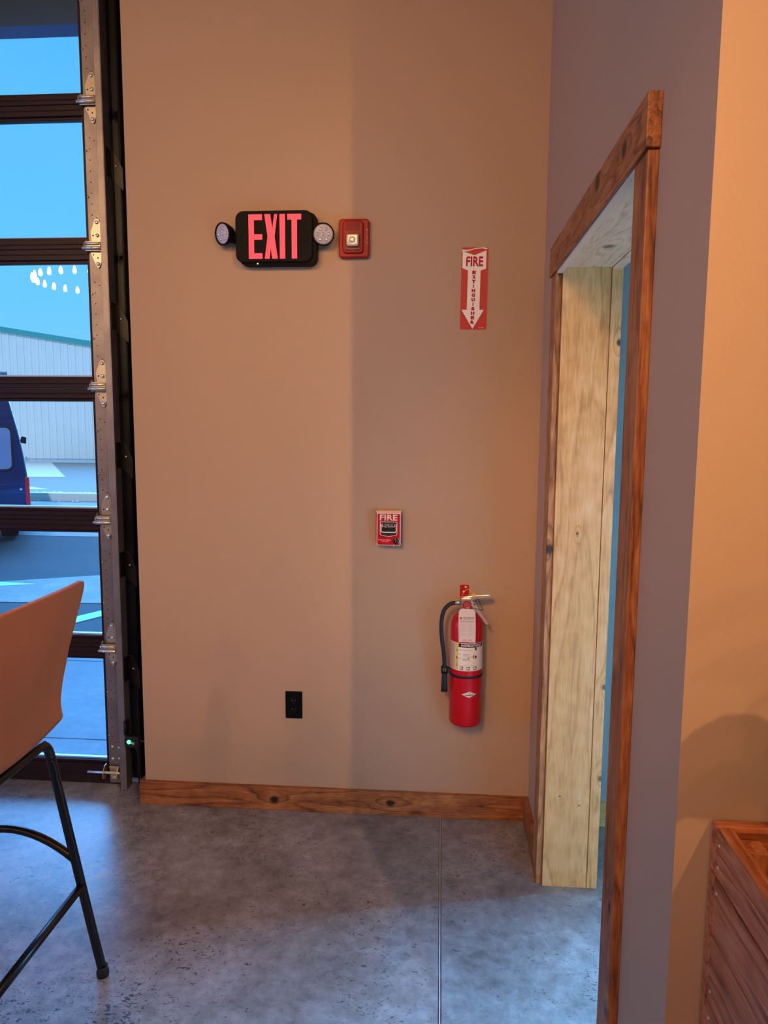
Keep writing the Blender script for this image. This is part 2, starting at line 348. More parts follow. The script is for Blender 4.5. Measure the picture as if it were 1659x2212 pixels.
struct(MB().box((-9.7, -9.6, 0), (-9.6, -6.6, 4.7)).box((-9.7, -.6, 0), (-9.6, .2, 4.7)).box((-9.7, -6.6, 0), (-9.6, -.6, .4)).box((-9.7, -6.6, 3.4), (-9.6, -.6, 4.7)).obj('wall_left', PAINT))
struct(MB().box((-9.6, -9.7, 0), (4.6, -9.6, 4.7)).obj('wall_behind', PAINT))
NEXTP = paint('next_room_paint', '#a9a49c')
struct(MB().box((.17, -1.56, 0), (4.5, -1.548, 2.75)).box((4.488, -1.548, 0), (4.5, -.012, 2.75)).box((.17, -.012, 0), (1.05, 0, 2.75)).box((3.0, -.012, 0), (4.488, 0, 2.75)).box((.17, -1.548, 2.75), (4.5, -.0, 2.80)).box((.17, -.41, 0), (.182, -.012, 2.75)).box((.17, -1.548, 0), (.182, -1.39, 2.75)).box((.17, -1.39, 2.095), (.182, -.41, 2.75)).obj('wall_next_room', NEXTP))
# baseboards
BK = [(-1.033, -.02, .047, .019), (-.555, -.02, .054, .017)]
struct(MB().box((-1.604, -.02, 0), (0, 0, .1)).obj('baseboard_back', wood('stained_base_back', STAIN, 'X', 1.6, BK, rings=7), bevel=.002), 'reddish stained pine baseboard with two dark knots')
struct(MB().box((-1.604, 0, 0), (-1.585, .16, .1)).obj('baseboard_end', wood('stained_base_end', STAIN, 'Y', 1.6), bevel=.002))
struct(MB().box((-.02, -.326, 0), (0, -.02, .1)).obj('baseboard_right', wood('stained_base_right', STAIN, 'Y', 1.6), bevel=.002))
PINEM = wood('pine_base', PINE, 'X', 1.4)
struct(MB().box((.182, -.03, 0), (1.05, -.012, .1)).obj('baseboard_entry', PINEM, bevel=.002))
# ------------------------------------------------------------------ doorway casing and lining
tr = sgroup('trim_1', 'reddish stained pine casing around the doorway', 'casing')
HK = [(-.026, -1.30, 2.118, .020), (-.026, -1.05, 2.135, .024), (-.026, -.48, 2.10, .014)]
MB().box((-.026, -1.462, 2.065), (0, -.318, 2.158)).obj('head_board', wood('stained_head', STAIN, 'Y', 1.5, HK), tr, bevel=.002)
NK = [(-.02, -1.43, 0.62, .012), (-.02, -1.44, 0.40, .012)]
MB().box((-.02, -1.455, 0), (0, -1.364, 2.064)).obj('side_board', wood('stained_near', STAIN, 'Z', 1.5, NK, seed=3.1), tr, bevel=.002)
MB().box((-.02, -.42, 0), (0, -.328, 2.064)).obj('side_board', wood('stained_far', ('#5a2a12', '#a5683a', '#d09a62'), 'Z', 1.5, [(-.012, -.42, 1.18, .016)], seed=5.3), tr, bevel=.002)
MB().box((-.018, -1.362, 2.0585), (-.001, -.43, 2.0645)).obj('head_edge', plain('lit_pine_edge', '#e9dcc6', .5, var=.1, vs=20, stretch=(1, .1, 1)), tr)  # pale strip: light on the bare lower edge put into its colour
li = sgroup('trim_2', 'pale knotty pine boards lining the doorway', 'door lining')
JK = [(.05, -.43, .33, .004), (.115, -.43, .30, .004), (.075, -.43, 1.235, .005)]
MB().box((.001, -.43, 0), (.150, -.41, 2.075)).obj('lining_board', wood('pine_far', PINE, 'Z', 1.1, JK, seed=1.3, rings=8), li, bevel=.0015)
SK = [(.182, -.43, 1.845, .010), (.182, -.43, .40, .010), (.182, -.43, .72, .010)]
MB().box((.152, -.431, 0), (.186, -.409, 2.075)).obj('lining_strip', wood('pine_strip', PINE, 'Z', 1.1, SK, seed=8.3), li, bevel=.0015)
MB().box((.001, -1.39, 2.075), (.150, -.41, 2.095)).obj('head_lining', wood('pine_head_lit', ('#b99c78', '#e8d2b0', '#f8ecd8'), 'Y', 1.2, [(.08, -.7, 2.075, .02)], seed=6.1), li, bevel=.0015)  # head boards paler than the sides: floor bounce put into the colour
MB().box((.152, -1.39, 2.073), (.186, -.41, 2.093)).obj('head_lining_strip', wood('pine_head2_lit', ('#b99c78', '#e8d2b0', '#f8ecd8'), 'Y', 1.2, seed=2.1), li, bevel=.0015)
MB().box((.001, -1.39, 0), (.150, -1.37, 2.075)).obj('lining_board', wood('pine_near', PINE, 'Z', 1.1, seed=4.4), li, bevel=.0015)
MB().box((.152, -1.391, 0), (.186, -1.371, 2.075)).obj('lining_strip', wood('pine_near2', PINE, 'Z', 1.1, seed=4.9), li, bevel=.0015)

# ------------------------------------------------------------------ overhead glass door (door_1)
dr = sgroup('door_1', 'dark bronze sectional overhead door glazed with clear panes', 'overhead door')
GL = glass('clear_glass'); BEAD_GLINT = plain('bead_glint', '#c9ced4', .4, var=.04)
XL, XR = -5.25, -1.735
ZJ = [.621, 1.174, 1.725, 2.281, 2.834, 3.39]      # joints between the sections
YF = .13
def rail(z0, z1, bead_lo, bead_hi):
    b = MB().box((XL, YF, z0), (XR, YF+.045, z1))
    if bead_lo: b.box((XL, YF+.013, z0-.012), (XR-.07, YF+.04, z0))
    if bead_hi: b.box((XL, YF+.013, z1), (XR-.07, YF+.04, z1+.012))
    b.box((XL, YF-.003, (z0+z1)/2-.002), (XR-.066, YF, (z0+z1)/2+.002))
    return b.obj('rail', BRONZE, dr, bevel=.0015, seg=1)
rail(.006, .092, False, True)
MB().box((XL, YF+.01, 0), (XR, YF+.035, .0055)).obj('bottom_seal', RUBBER, dr)
for i, z in enumerate(ZJ):
    rail(z-.042, z-.001, True, False); rail(z+.001, z+.036, False, True)
top = 3.62
zs = [.092]+[v for z in ZJ for v in (z-.042, z+.036)]+[top]
for a, b_ in zip(zs[::2], zs[1::2]):
    MB().box((XR-.079, YF+.005, a), (XR-.0, YF+.04, b_)).obj('side_stile', BRONZE, dr)
    MB().box((XR-1.78, YF+.005, a), (XR-1.72, YF+.04, b_)).obj('side_stile', BRONZE, dr)
    MB().box((XL, YF+.022, a), (XR-.079, YF+.028, b_)).obj('pane', GL, dr)
    MB().box((XL, YF+.030, a+.012), (XR-.080, YF+.046, a+.019)).obj('glint_strip', BEAD_GLINT, dr)  # pale strip added to draw the highlight along each pane's lower edge
# galvanised end stiles with punched holes
HOLE = plain('hole_shadow', '#120d0b', .9, var=.1)
sec = [0.01]+ZJ+[top]
for a, b_ in zip(sec, sec[1:]):
    st = MB().box((XR-.066, YF-.004, a+.002), (XR, YF, b_-.002)).obj('end_stile', GALV, dr, bevel=.001, seg=1)
    hb = MB(); z = a+.13; k = 0
    while z < b_-.12:
        for dx in (-.043, -.008):
            hb.cyl((XR+dx-.004, YF-.0045, z), (XR+dx-.004, YF-.0038, z), .0024, 8)
        if k in (0, 7): hb.cyl((XR-.028, YF-.0045, z-.012), (XR-.028, YF-.0038, z-.012), .0024, 8)
        z += .042; k += 1
    h = hb.obj('punched_holes', HOLE, st); h['kind'] = 'stuff'
    for q in (.36, .68):
        MB().lathe([(.0045, 0), (.004, -.003), (.0015, -.0045)], (XR-.061, YF-.004, a+(b_-a)*q), 10, 'Y').obj('screw', STEEL, st)
def hinge(z, x=XR-.027, upper=True):
    y = YF-.004
    pts = [(x-.009, z+.106), (x-.004, z+.110), (x+.004, z+.110), (x+.009, z+.106), (x+.028, z+.060), (x+.020, z+.020), (x-.024, z+.020), (x-.028, z+.060)]
    hg = MB().prism(pts, y-.0065, y-.003)
    hg.prism([(x-.030, z-.014), (x+.030, z-.014), (x+.028, z-.022), (x+.006, z-.078), (x, z-.082), (x-.006, z-.078), (x-.030, z-.022)], y-.0065, y-.003)
    for sx in (-.045, .021):     # cheeks that hold the roller pin
        hg.prism([(y, z+.030), (y-.014, z+.028), (y-.034, z+.008), (y-.034, z-.010), (y-.012, z-.020), (y, z-.018)], x+sx, x+sx+.003, 'YZ')
    hg.box((x-.045, y-.022, z-.018), (x+.024, y-.019, z+.02))
    h = hg.obj('hinge', STEEL, dr, bevel=.0008, seg=1)
    MB().cyl((x-.046, y-.026, z+.010), (x+.026, y-.026, z+.010), .0052, 14).obj('hinge_pin', CHROME, h)
    MB().cyl((x-.052, y-.030, z-.008), (x+.040, y-.030, z-.008), .0062, 14).obj('roller_pin', CHROME, h)
    MB().lathe([(.019, 0), (.021, .004), (.019, .010)], (x+.032, y-.030, z-.008), 18, 'X').obj('roller', BLACKP, h)
    for dz, dx in ((.096, 0), (.045, .001), (-.066, 0)):
        MB().lathe([(.0075, 0), (.0075, -.003), (.005, -.0055), (.001, -.006)], (x+dx, y-.0065, z+dz), 12, 'Y').obj('bolt', CHROME, h)
    hh = MB()
    for dx, dz in ((-.017, .045), (.017, .045), (-.018, -.030), (.018, -.030), (0, -.042)):
        hh.cyl((x+dx, y-.0070, z+dz), (x+dx, y-.0062, z+dz), .0032, 8)
    hh.obj('leaf_holes', HOLE, h)['kind'] = 'stuff'
for z in ZJ: hinge(z+.004)
# bottom lifting bracket with its long roller rod
bb = MB().prism(rrect(-1.79, .095, -1.738, .195, .004, 2), YF-.008, YF-.004).obj('bottom_bracket', GALV, dr, bevel=.0008)
MB().prism([(-1.795, .094), (-1.742, .094), (-1.742, .045), (-1.755, .036), (-1.785, .036), (-1.79, .05)], YF-.020, YF-.016).obj('bracket_plate', STEEL, bb, bevel=.0008)
for sx in (-1.815, -1.752):
    MB().prism([(YF-.004, .100), (YF-.025, .098), (YF-.045, .070), (YF-.045, .048), (YF-.03, .040), (YF-.004, .050)], sx, sx+.003, 'YZ').obj('cheek', STEEL, bb)
MB().cyl((-1.885, YF-.034, .072), (-1.705, YF-.034, .072), .0055, 14).obj('roller_rod', CHROME, bb)
for (x, z) in ((-1.78, .180), (-1.75, .177), (-1.78, .125), (-1.75, .127), (-1.77, .047)):
    MB().lathe([(.007, 0), (.007, -.003), (.004, -.006), (.001, -.006)], (x, YF-.008 if z > .1 else YF-.02, z), 12, 'Y').obj('bolt', CHROME, bb)
# vertical track, jamb angle
tk = thing('door_track', 'galvanised steel vertical track beside the overhead door', 'track', (-1.70, .08, 0))
MB().box((.006, -.027, .02), (.009, .03, 3.6)).box((-.018, -.027, .02), (.006, -.024, 3.6)).box((-.018, .024, .02), (.006, .027, 3.6)).box((-.018, -.024, .02), (-.0155, -.016, 3.6)).obj('channel', GALV, tk, bevel=.0012)
def tbr(z, k):
    x0 = .009
    p = MB().prism([(x0, z-.055), (x0+.050, z-.105), (x0+.050, z-.02), (x0+.018, z+.045), (x0, z+.05)], .028, .031).box((x0, -.02, z-.055), (x0+.003, .031, z+.05)).obj('bracket', BLACKM, tk, bevel=.001)
    MB().lathe([(.005, 0), (.005, -.003), (.002, -.005), (.001, -.005)], (x0+.022, .028, z-.01), 10, 'Y').obj('bolt', STEEL, p)
for k, z in enumerate((2.60, 2.01, 1.455, 1.0, .55)): tbr(z, k)
an = thing('jamb_angle', 'dark steel angle between the track and the tan wall end', 'steel angle', (-1.585, .2, 0))
MB().box((-.215, 0, 0), (.0, .006, 3.62)).box((-.095, -.03, 0), (-.089, 0, 3.62)).box((-.05, -.012, 0), (-.035, 0, 3.62)).obj('web', BLACKM, an, bevel=.002)
sl = MB()
for k in range(4): sl.box((-.085, -.002, .72+.13*k), (-.073, .0, .79+.13*k))
for k in range(6): sl.box((-.085, -.002, 1.6+.3*k), (-.078, .0, 1.66+.3*k))
sl.obj('slots', plain('slot_grey', '#3a3436', .5, var=.05), an)['kind'] = 'stuff'
struct(MB().box((-5.3, .206, 3.17), (XE, Y1+.02, 4.7)).box((XE, .2, 0), (1.05, Y1, 4.7)).box((1.05, .2, 2.45), (3.0, Y1, 4.7)).box((3.0, .2, 0), (4.6, Y1, 4.7)).box((-9.6, .2, 0), (-5.3, Y1, 4.7)).obj('trim_3', plain('sky_tint_cladding', '#35597c', .6, var=.05)), 'dark outer lintel over the overhead door')  # blue of the sky light is put into the cladding colour
# safety sensor with its green light
se = thing('safety_sensor', 'small black safety sensor with a glowing green light on the door track', 'sensor', (-1.652, .045, .25))
MB().prism(rrect(-.032, -.028, .030, .022, .008), -.018, .012).obj('housing', BLACKP, se, bevel=.003)
MB().lathe([(.0085, 0), (.0085, -.002), (.006, -.004), (.001, -.005)], (-.012, -.018, -.002), 16, 'Y').obj('light', plain('green_light', (.05, 1.0, .25), .4, emit=5.0), se)
MB().lathe([(.007, 0), (.007, -.003), (.003, -.005), (.001, -.005)], (.006, -.018, -.008), 12, 'Y').obj('screw', STEEL, se)
MB().tube([(-.036, .01, .075), (-.030, -.012, .070), (-.026, -.016, .055), (-.030, -.01, .04), (-.034, 0, .022)], .004, 8).obj('clip', BLACKP, se)
MB().box((-.040, -.004, .02), (-.028, .03, .08)).obj('mount', BLACKM, se, bevel=.001)
MB().tube([(.028, .0, .0), (.045, -.004, -.004), (.058, -.006, .006), (.062, -.006, .022), (.058, .0, .03)], .003, 8).obj('cable', plain('grey_cable', '#5a5452', .5), se)
MB().tube([(.0, .01, -.026), (.012, .012, -.06), (.014, .012, -.12), (.013, .012, -.2)], .003, 8).obj('cable', BLACKP, se)

# ------------------------------------------------------------------ next room window
w1 = sgroup('window_1', 'glazed opening in the next room', 'window')
for a, b_ in (((1.05, .05, 0), (1.11, .15, 2.45)), ((2.94, .05, 0), (3.0, .15, 2.45)), ((1.11, .05, 2.39), (2.94, .15, 2.45)), ((1.11, .05, 0), (2.94, .15, .06)), ((1.99, .05, .06), (2.05, .15, 2.39))):
    MB().box(a, b_).obj('window_frame', BRONZE, w1)
for a, b_ in ((1.11, 1.99), (2.05, 2.94)): MB().box((a, .097, .06), (b_, .103, 2.39)).obj('pane', GL, w1)

w2 = sgroup('added_window', 'row of glazed lights added to the unseen left wall', 'window')  # invented opening that lets the blue fill reach the right wall
for k in range(5): MB().box((-9.68, -6.6+k*1.485, .4), (-9.62, -6.54+k*1.485, 3.4)).obj('window_frame', BRONZE, w2)
for z in (.4, 3.34): MB().box((-9.68, -6.54, z), (-9.62, -.66, z+.06)).obj('window_frame', BRONZE, w2)
for k in range(4): MB().box((-9.653, -6.54+k*1.485, .46), (-9.647, -6.6+(k+1)*1.485, 3.34)).obj('pane', GL, w2)
# ------------------------------------------------------------------ exit sign
HOUS = plain('sign_housing', '#0e090b', 0.55, var=.08, vs=60, spec=.12)
ex = thing('exit_sign', 'black exit sign with glowing red letters and two lamp heads', 'exit sign', (-.999, 0, 2.272))
MB().prism(rrect(-.141, -.098, .155, .091, .030), -.042, 0).obj('back_housing', HOUS, ex, bevel=.004)
MB().prism(rrect(-.150, -.090, .141, .096, .030), -.052, -.042).obj('face_plate', HOUS, ex, bevel=.004)
LET = plain('red_letters', (1.0, .045, .075), .5, emit=1.0)
yl0, yl1 = -.0535, -.0515
zt, zb = .082, -.077
def LT(b): b.obj('letter', LET, ex)
LT(MB().box((-.099, yl0, zb), (-.079, yl1, zt)).box((-.079, yl0, zt-.020), (-.048, yl1, zt)).box((-.079, yl0, -.008), (-.048, yl1, .011)).box((-.079, yl0, zb), (-.048, yl1, zb+.020)))
LT(MB().prism([(-.039, zt), (-.017, zt), (-.0095, .030), (-.002, zt), (.009, zt), (-.0015, .002), (.010, zb), (-.011, zb), (-.0165, -.036), (-.021, zb), (-.039, zb), (-.0275, .002)], yl0, yl1))
LT(MB().box((.018, yl0, zb), (.038, yl1, zt)))
LT(MB().box((.063, yl0, zb), (.083, yl1, zt-.02)).box((.047, yl0, zt-.020), (.099, yl1, zt)))
CHV = plain('chevron_black', '#040304', .5, spec=.1)
for s in (-1, 1):
    MB().prism([(s*.106-.005, .026), (s*.116-.005, .026), (s*.134-.005, .002), (s*.116-.005, -.022), (s*.106-.005, -.022), (s*.122-.005, .002)], -.0535, -.0515).obj('chevron', CHV, ex)
MB().lathe([(.0028, 0), (.0028, -.002), (.001, -.003)], (-.067, -.049, -.094), 10, 'Y').obj('charge_light', plain('red_led', (1.0, .5, .45), .4, emit=1.5), ex)
def lamp_head(cx, cz, turn):
    e = bpy.data.objects.new('lamp_head', None); C.objects.link(e); e.parent = ex; e.location = (cx, -.045, cz); e.rotation_euler = (math.radians(8), 0, turn)
    MB().lathe([(.010, .038), (.030, .032), (.039, .010), (.041, 0), (.041, -.006), (.037, -.006), (.036, 0)], (0, 0, 0), 36, 'Y').obj('shell', HOUS, e)
    MB().lathe([(.0362, .002), (.0362, -.003), (.030, -.0045), (.001, -.005)], (0, 0, 0), 36, 'Y').obj('lens', plain('frosted_lens', '#b9b2bc', .25, var=.25, vs=55, bump=.6, bs=260), e)
    d = MB()
    for i in range(7):
        a = 2*math.pi*i/6; r = 0 if i == 6 else .021
        d.lathe([(.007, 0), (.0055, -.003), (.001, -.004)], (r*math.cos(a), -.004, r*math.sin(a)), 12, 'Y')
    d.obj('reflector_cups', plain('reflector', '#e6e2ea', .12, .6), e)
lamp_head(-.198, .016, math.radians(-34)); lamp_head(.180, .010, math.radians(8))
MB().cyl((-.150, -.022, .004), (-.185, -.026, .010), .020, 16).obj('arm', HOUS, ex)
MB().cyl((.140, -.022, .0), (.172, -.026, .006), .020, 16).obj('arm', HOUS, ex)

# ------------------------------------------------------------------ horn strobe
hs = thing('alarm_strobe', 'red fire alarm horn strobe with clear lens beside the exit sign', 'alarm', (-.707, 0, 2.272))
MB().prism(rrect(-.058, -.070, .057, .071, .014), -.022, 0).obj('back_plate', REDP, hs, bevel=.006, seg=3)
MB().prism(rrect(-.043, -.056, .036, .064, .016), -.032, -.02).obj('front_cover', REDP, hs, bevel=.006, seg=3)
gb = MB()
for r_ in range(7):
    for c_ in range(9):
        x = -.031+c_*.0062+(.0031 if r_ % 2 else 0); z = .056-r_*.0048
        if x < .026: gb.box((x-.0018, -.0330, z-.0015), (x+.0018, -.0318, z+.0015))
g = gb.obj('speaker_grille', plain('grille_dark', '#5e0c0b', .7), hs); g['kind'] = 'stuff'
MB().prism(rrect(-.031, -.046, .024, .016, .006), -.036, -.03).obj('lens_recess', plain('recess_red', '#6e100e', .4), hs, bevel=.002)
lens = MB().prism(rrect(-.026, -.034, .020, .010, .008), -.052, -.034).obj('strobe_lens', plain('clear_lens', '#d8c9b4', .12, .25, var=.5, vs=60, bump=1.0, bs=90, spec=.9), hs, bevel=.007, seg=3)
MB().lathe([(.012, 0), (.008, -.006), (.004, -.008)], (-.003, -.052, -.012), 14, 'Y').obj('flash_tube', plain('flash', '#f4ead8', .1, .3), hs)
MB().prism([(-.008, -.052), (.004, -.052), (-.002, -.036)], -.0345, -.032).obj('arrow_tab', plain('dark_tab', '#3a0807', .4), hs)
text('lettering', 'FIRE', plain('faded_print', '#c9776a', .5), hs, .048, .004, .058, .0075, -.0222, rotz=-math.pi/2)

# ------------------------------------------------------------------ extinguisher arrow sign
sg = thing('extinguisher_sign', 'red wall sign reading FIRE EXTINGUISHER on a white downward arrow', 'sign', (-.258, 0, 2.09), rot=(0, math.radians(.55), 0))
MB().box((-.049, -.0022, -.149), (.049, 0, .149)).obj('backing', REDPRINT, sg)
MB().prism([(-.046, .133), (-.0445, .134), (-.002, .121), (.0405, .138), (.0415, .138), (.0415, .072), (.022, .066), (.022, -.077), (.038, -.077), (-.002, -.147), (-.045, -.077), (-.025, -.077), (-.025, .066), (-.046, .074)], -.0028, -.0022).obj('arrow', WHITE, sg)
text('lettering', 'FIRE', REDPRINT, sg, -.001, .0985, .063, .0355, -.0032, bold=.03)
for i, ch in enumerate('EXTINGUISHER'):
    wch = .0035 if ch == 'I' else .0135
    text('lettering', ch, REDPRINT, sg, -.002-.0001*i, .0585-i*.01645, wch, .0128, -.0032, bold=.075)
text('lettering', 'LPI 1200', WHITE, sg, .030, -.1425, .017, .003, -.0026, bold=.0)
MB().prism([(-.0495, .142), (-.030, .139), (.0, .1455), (.022, .1475), (.030, .1485), (.046, .1455), (.047, .1425), (.036, .1415), (.027, .1445), (.0, .1425), (-.028, .1335), (-.047, .1325)], -.0055, -.003).obj('curled_edge', plain('curl_glare', '#f3e6dc', .35), sg, bevel=.001)  # peeling edge, its glare put into the white colour
MB().prism([(-.034, .124), (-.026, .129), (-.028, .118), (-.038, .098), (-.041, .086), (-.040, .096)], -.0037, -.0029).obj('crease', plain('crease_glare', '#f6efe8', .25), sg)  # glare on the wrinkle drawn as a white sliver

# ------------------------------------------------------------------ pull station
ps = thing('pull_station', 'small red fire alarm pull station with white FIRE lettering', 'fire alarm pull', (-.568, 0, 1.185))
MB().prism(rrect(-.052, -.060, .050, .068, .006), -.020, 0).obj('back_box', plain('box_red', '#8e1512', .4, var=.04), ps, bevel=.003)
MB().prism(rrect(-.051, .058, .049, .0685, .004), -.024, -.004).obj('top_edge', plain('aged_white', '#e0b497', .4), ps, bevel=.002)
MB().prism(rrect(-.047, -.066, .046, .061, .005), -.042, -.018).obj('border_plate', WHITE, ps, bevel=.002)
MB().prism(rrect(-.044, -.063, .043, .058, .004), -.0432, -.041).obj('front_plate', RED, ps)
text('lettering', 'FIRE', WHITE, ps, -.0005, .0435, .068, .0235, -.0436, bold=.03)
MB().prism([(-.034, .0275), (.033, .0275), (.033, -.020), (.028, -.026), (0, -.031), (-.029, -.026), (-.034, -.020)], -.0440, -.0428).obj('handle_outline', WHITE, ps)
MB().prism([(-.032, .0255), (.031, .0255), (.031, -.019), (.027, -.0245), (0, -.029), (-.028, -.0245), (-.032, -.019)], -.0445, -.0436).obj('handle_recess', BLACKPRINT, ps)
MB().prism([(-.031, .0195), (-.0275, .0195), (-.0275, -.008), (-.0245, -.0115), (.0245, -.0115), (.0275, -.008), (.0275, .0195), (.030, .0195), (.030, -.011), (.026, -.0155), (-.026, -.0155), (-.031, -.011)], -.0452, -.044).obj('handle_rim', WHITE, ps)
hd = MB().prism(rrect(-.027, -.011, .027, .0215, .003), -.049, -.044).obj('handle', plain('handle_black', '#150b0b', .35), ps, bevel=.0015)
text('lettering', 'PUSH  IN', WHITE, hd, 0, .0155, .032, .0042, -.0493, bold=.02)
text('lettering', 'PULL DOWN', WHITE, hd, 0, .0085, .038, .0045, -.0493, bold=.02)
for s in (-1, 1):
    MB().prism([(s*.0235-.0011, .0185), (s*.0235+.0011, .0185), (s*.0235+.0011, .0105), (s*.0235+.0022, .0105), (s*.0235, .0065), (s*.0235-.0022, .0105), (s*.0235-.0011, .0105)], -.0495, -.049).obj('arrow', WHITE, hd)
text('lettering', 'Fire-Lite Alarms', WHITE, ps, -.012, -.0435, .040, .0045, -.0434, bold=.01)
text('lettering', 'by Honeywell', WHITE, ps, -.012, -.0505, .028, .0036, -.0434, bold=.01)
MB().lathe([(.0022, 0), (.0022, -.0004), (.0003, -.0004)], (-.0375, -.0432, -.043), 14, 'Y').obj('ring_mark', WHITE, ps)
lk = MB().lathe([(.0115, 0), (.0115, -.003), (.009, -.005), (.001, -.005)], (.028, -.043, -.048), 24, 'Y').obj('key_lock', plain('lock_black', '#0d0b0b', .25), ps)
MB().box((.0272, -.0495, -.054), (.0288, -.048, -.042)).obj('key_slot', CHROME, lk)
MB().tube([(.028+.0135*math.cos(a), -.0438, -.048+.0135*math.sin(a)) for a in [math.radians(-50+i*14) for i in range(9)]], .0007, 6).obj('lock_scale', WHITE, ps)
MB().tube([(.021, -.044, -.058), (.019, -.048, -.066), (.021, -.049, -.069), (.024, -.046, -.067)], .0008, 6).obj('seal_wire', plain('wire_white', '#d8c8c0', .4), ps)

# ------------------------------------------------------------------ outlet
ou = thing('wall_outlet', 'black duplex outlet low on the tan wall', 'outlet', (-.952, 0, .449))
MB().prism(rrect(-.0345, -.057, .0345, .057, .003), -.005, 0).obj('cover_plate', plain('outlet_black', '#030304', .5, spec=.15), ou, bevel=.0015)
MB().prism(rrect(-.0165, -.034, .0165, .034, .002), -.007, -.005).obj('receptacle', plain('receptacle_black', '#050506', .5, spec=.15), ou, bevel=.001)
SLOT = plain('slot_metal', '#5b5856', .3, .6)
for z in (.0205, -.0165):
    for x, w in ((-.0065, .0018), (.0058, .0012)):
        MB().box((x-w, -.0073, z-.004), (x+w, -.0069, z+.004)).obj('slot', SLOT, ou)
    MB().cyl((0, -.0073, z-.012), (0, -.0069, z-.012), .0026, 12).obj('ground_hole', BLACKPRINT, ou)

# ------------------------------------------------------------------ fire extinguisher
fe = thing('fire_extinguisher', 'red fire extinguisher with black hose and paper tag hanging on the wall', 'extinguisher', (-.262, -.072, .432))
R = .0618
MB().lathe([(.030, .004), (.052, .0), (.0585, .003), (R, .012), (R, .385), (.0600, .402), (.053, .420), (.040, .435), (.024, .444), (.019, .447), (.019, .458)], (0, 0, 0), 48).obj('cylinder', RED, fe)
lz0, lz1 = .226, .334
def bent(name, rects, mat, par=None, dr_=.0005): return curved_patch(rects, (0, 0), R+dr_, mat, name, par or fe)
lab = bent('label_band', [(-.098, .098, lz0, lz1)], WHITE)
bent('side_panel', [(-.098, -.047, lz0+.001, lz1-.001)], plain('buff_print', '#d9b8a4', .5), lab, .0007)
bent('class_strip', [(-.046, -.034, lz0+.002, lz1-.001)], plain('yellow_print', '#e6c64a', .5), lab, .0009)
bent('heading_bar', [(-.033, .075, lz1-.016, lz1-.002)], BLACKPRINT, lab, .0009)
bd = (0, 0, R+.0012)
for ch, z in (('A', .305), ('B', .276), ('C', .247)):
    text('lettering', ch, BLACKPRINT, lab, -.040, z, .0055, .0085, 0, bold=.04, bend=bd, thick=0)
text('lettering', 'INSTRUCTIONS', WHITE, lab, .020, lz1-.009, .085, .008, 0, bold=.03, bend=bd, thick=0)
for i, (t1, t2) in enumerate((('HOLD UPRIGHT, PULL PIN', None), ('STAND BACK 10 FT', 'AIM AT BASE OF FIRE'), ('SQUEEZE LEVER', 'SWEEP SIDE TO SIDE'))):
    z = .307-i*.0165
    text('lettering', t1, BLACKPRINT, lab, -.002, z, .040 if i == 0 else .026, .0026, 0, bend=bd, thick=0)
    if t2: text('lettering', t2, BLACKPRINT, lab, -.002, z-.0048, .028, .0026, 0, bend=bd, thick=0)
    bent('step_box', [(-.0285, -.0245, z-.002, z+.0025)], GREYPRINT, lab, .0009)
for i in range(12): 
    bent('fine_print', [(-.090, -.052, lz1-.010-i*.0082, lz1-.008-i*.0082), (-.090, -.058, lz1-.0135-i*.0082, lz1-.012-i*.0082)], plain('fine_brown', '#a67e6c', .5) if i == 0 else bpy.data.materials['fine_brown'], lab, .0009)['kind'] = 'stuff'
for k, x in enumerate((-.020, .006, .034)):
    bent('pictogram', [(x-.0065, x+.0065, .230, .243)], BLACKPRINT, lab, .0009)
    bent('pictogram_face', [(x-.0045, x+.0002, .232, .2415), (x+.0012, x+.0045, .2325, .239)], WHITE, lab, .0012)
bent('rule', [(-.032, .075, .2465, .2472)], GREYPRINT, lab, .0009)
for (x, z) in ((.036, .312), (.036, .280)):
    bent('hand_drawing', [(x-.004, x+.004, z-.006, z+.002)], plain('picture_red', '#8e1c25', .5) if z > .3 else bpy.data.materials['picture_red'], lab, .0009)
    bent('hand_drawing', [(x-.006, x+.001, z+.002, z+.006), (x+.002, x+.006, z+.003, z+.005)], BLACKPRINT, lab, .0011)
bent('flame_drawing', [(.004, .009, .276, .280)], bpy.data.materials['picture_red'], lab, .0009)
bent('figure_drawing', [(.024, .0265, .279, .289), (.0255, .0285, .273, .282), (.020, .025, .2835, .285), (.014, .020, .2815, .2825)], BLACKPRINT, lab, .0009)
# diamond badge, wrapped round the cylinder
db = MB()
def diamond(b, cx, cz, hw, hh, rr, n=14):
    top, bot = [], []
    for i in range(2*n+1):
        u = (i-n)/n; x = cx+u*hw; a = x/rr; h = hh*(1-abs(u))
        top.append(b.bm.verts.new((math.sin(a)*rr, -math.cos(a)*rr, cz+h+1e-5))); bot.append(b.bm.verts.new((math.sin(a)*rr, -math.cos(a)*rr, cz-h-1e-5)))
    for i in range(2*n): b.bm.faces.new((bot[i], bot[i+1], top[i+1], top[i])).smooth = True
diamond(db, .012, .134, .030, .0125, R+.0006)
lo = db.obj('badge', WHITE, fe)
db = MB(); diamond(db, .012, .134, .0275, .0112, R+.0008); db.obj('badge_border', plain('border_red', '#9c2a30', .5), lo)
db = MB(); diamond(db, .012, .134, .0262, .0106, R+.0010); db.obj('badge_face', WHITE, lo)
text('lettering', 'AMEREX', BLACKPRINT, lo, .012, .1325, .036, .0045, 0, bold=.05, bend=(0, 0, R+.0014), thick=0)
text('emblem', 'A', plain('emblem_red', '#b3323a', .5), lo, .012, .1395, .006, .004, 0, bold=.04, bend=(0, 0, R+.0014), thick=0)
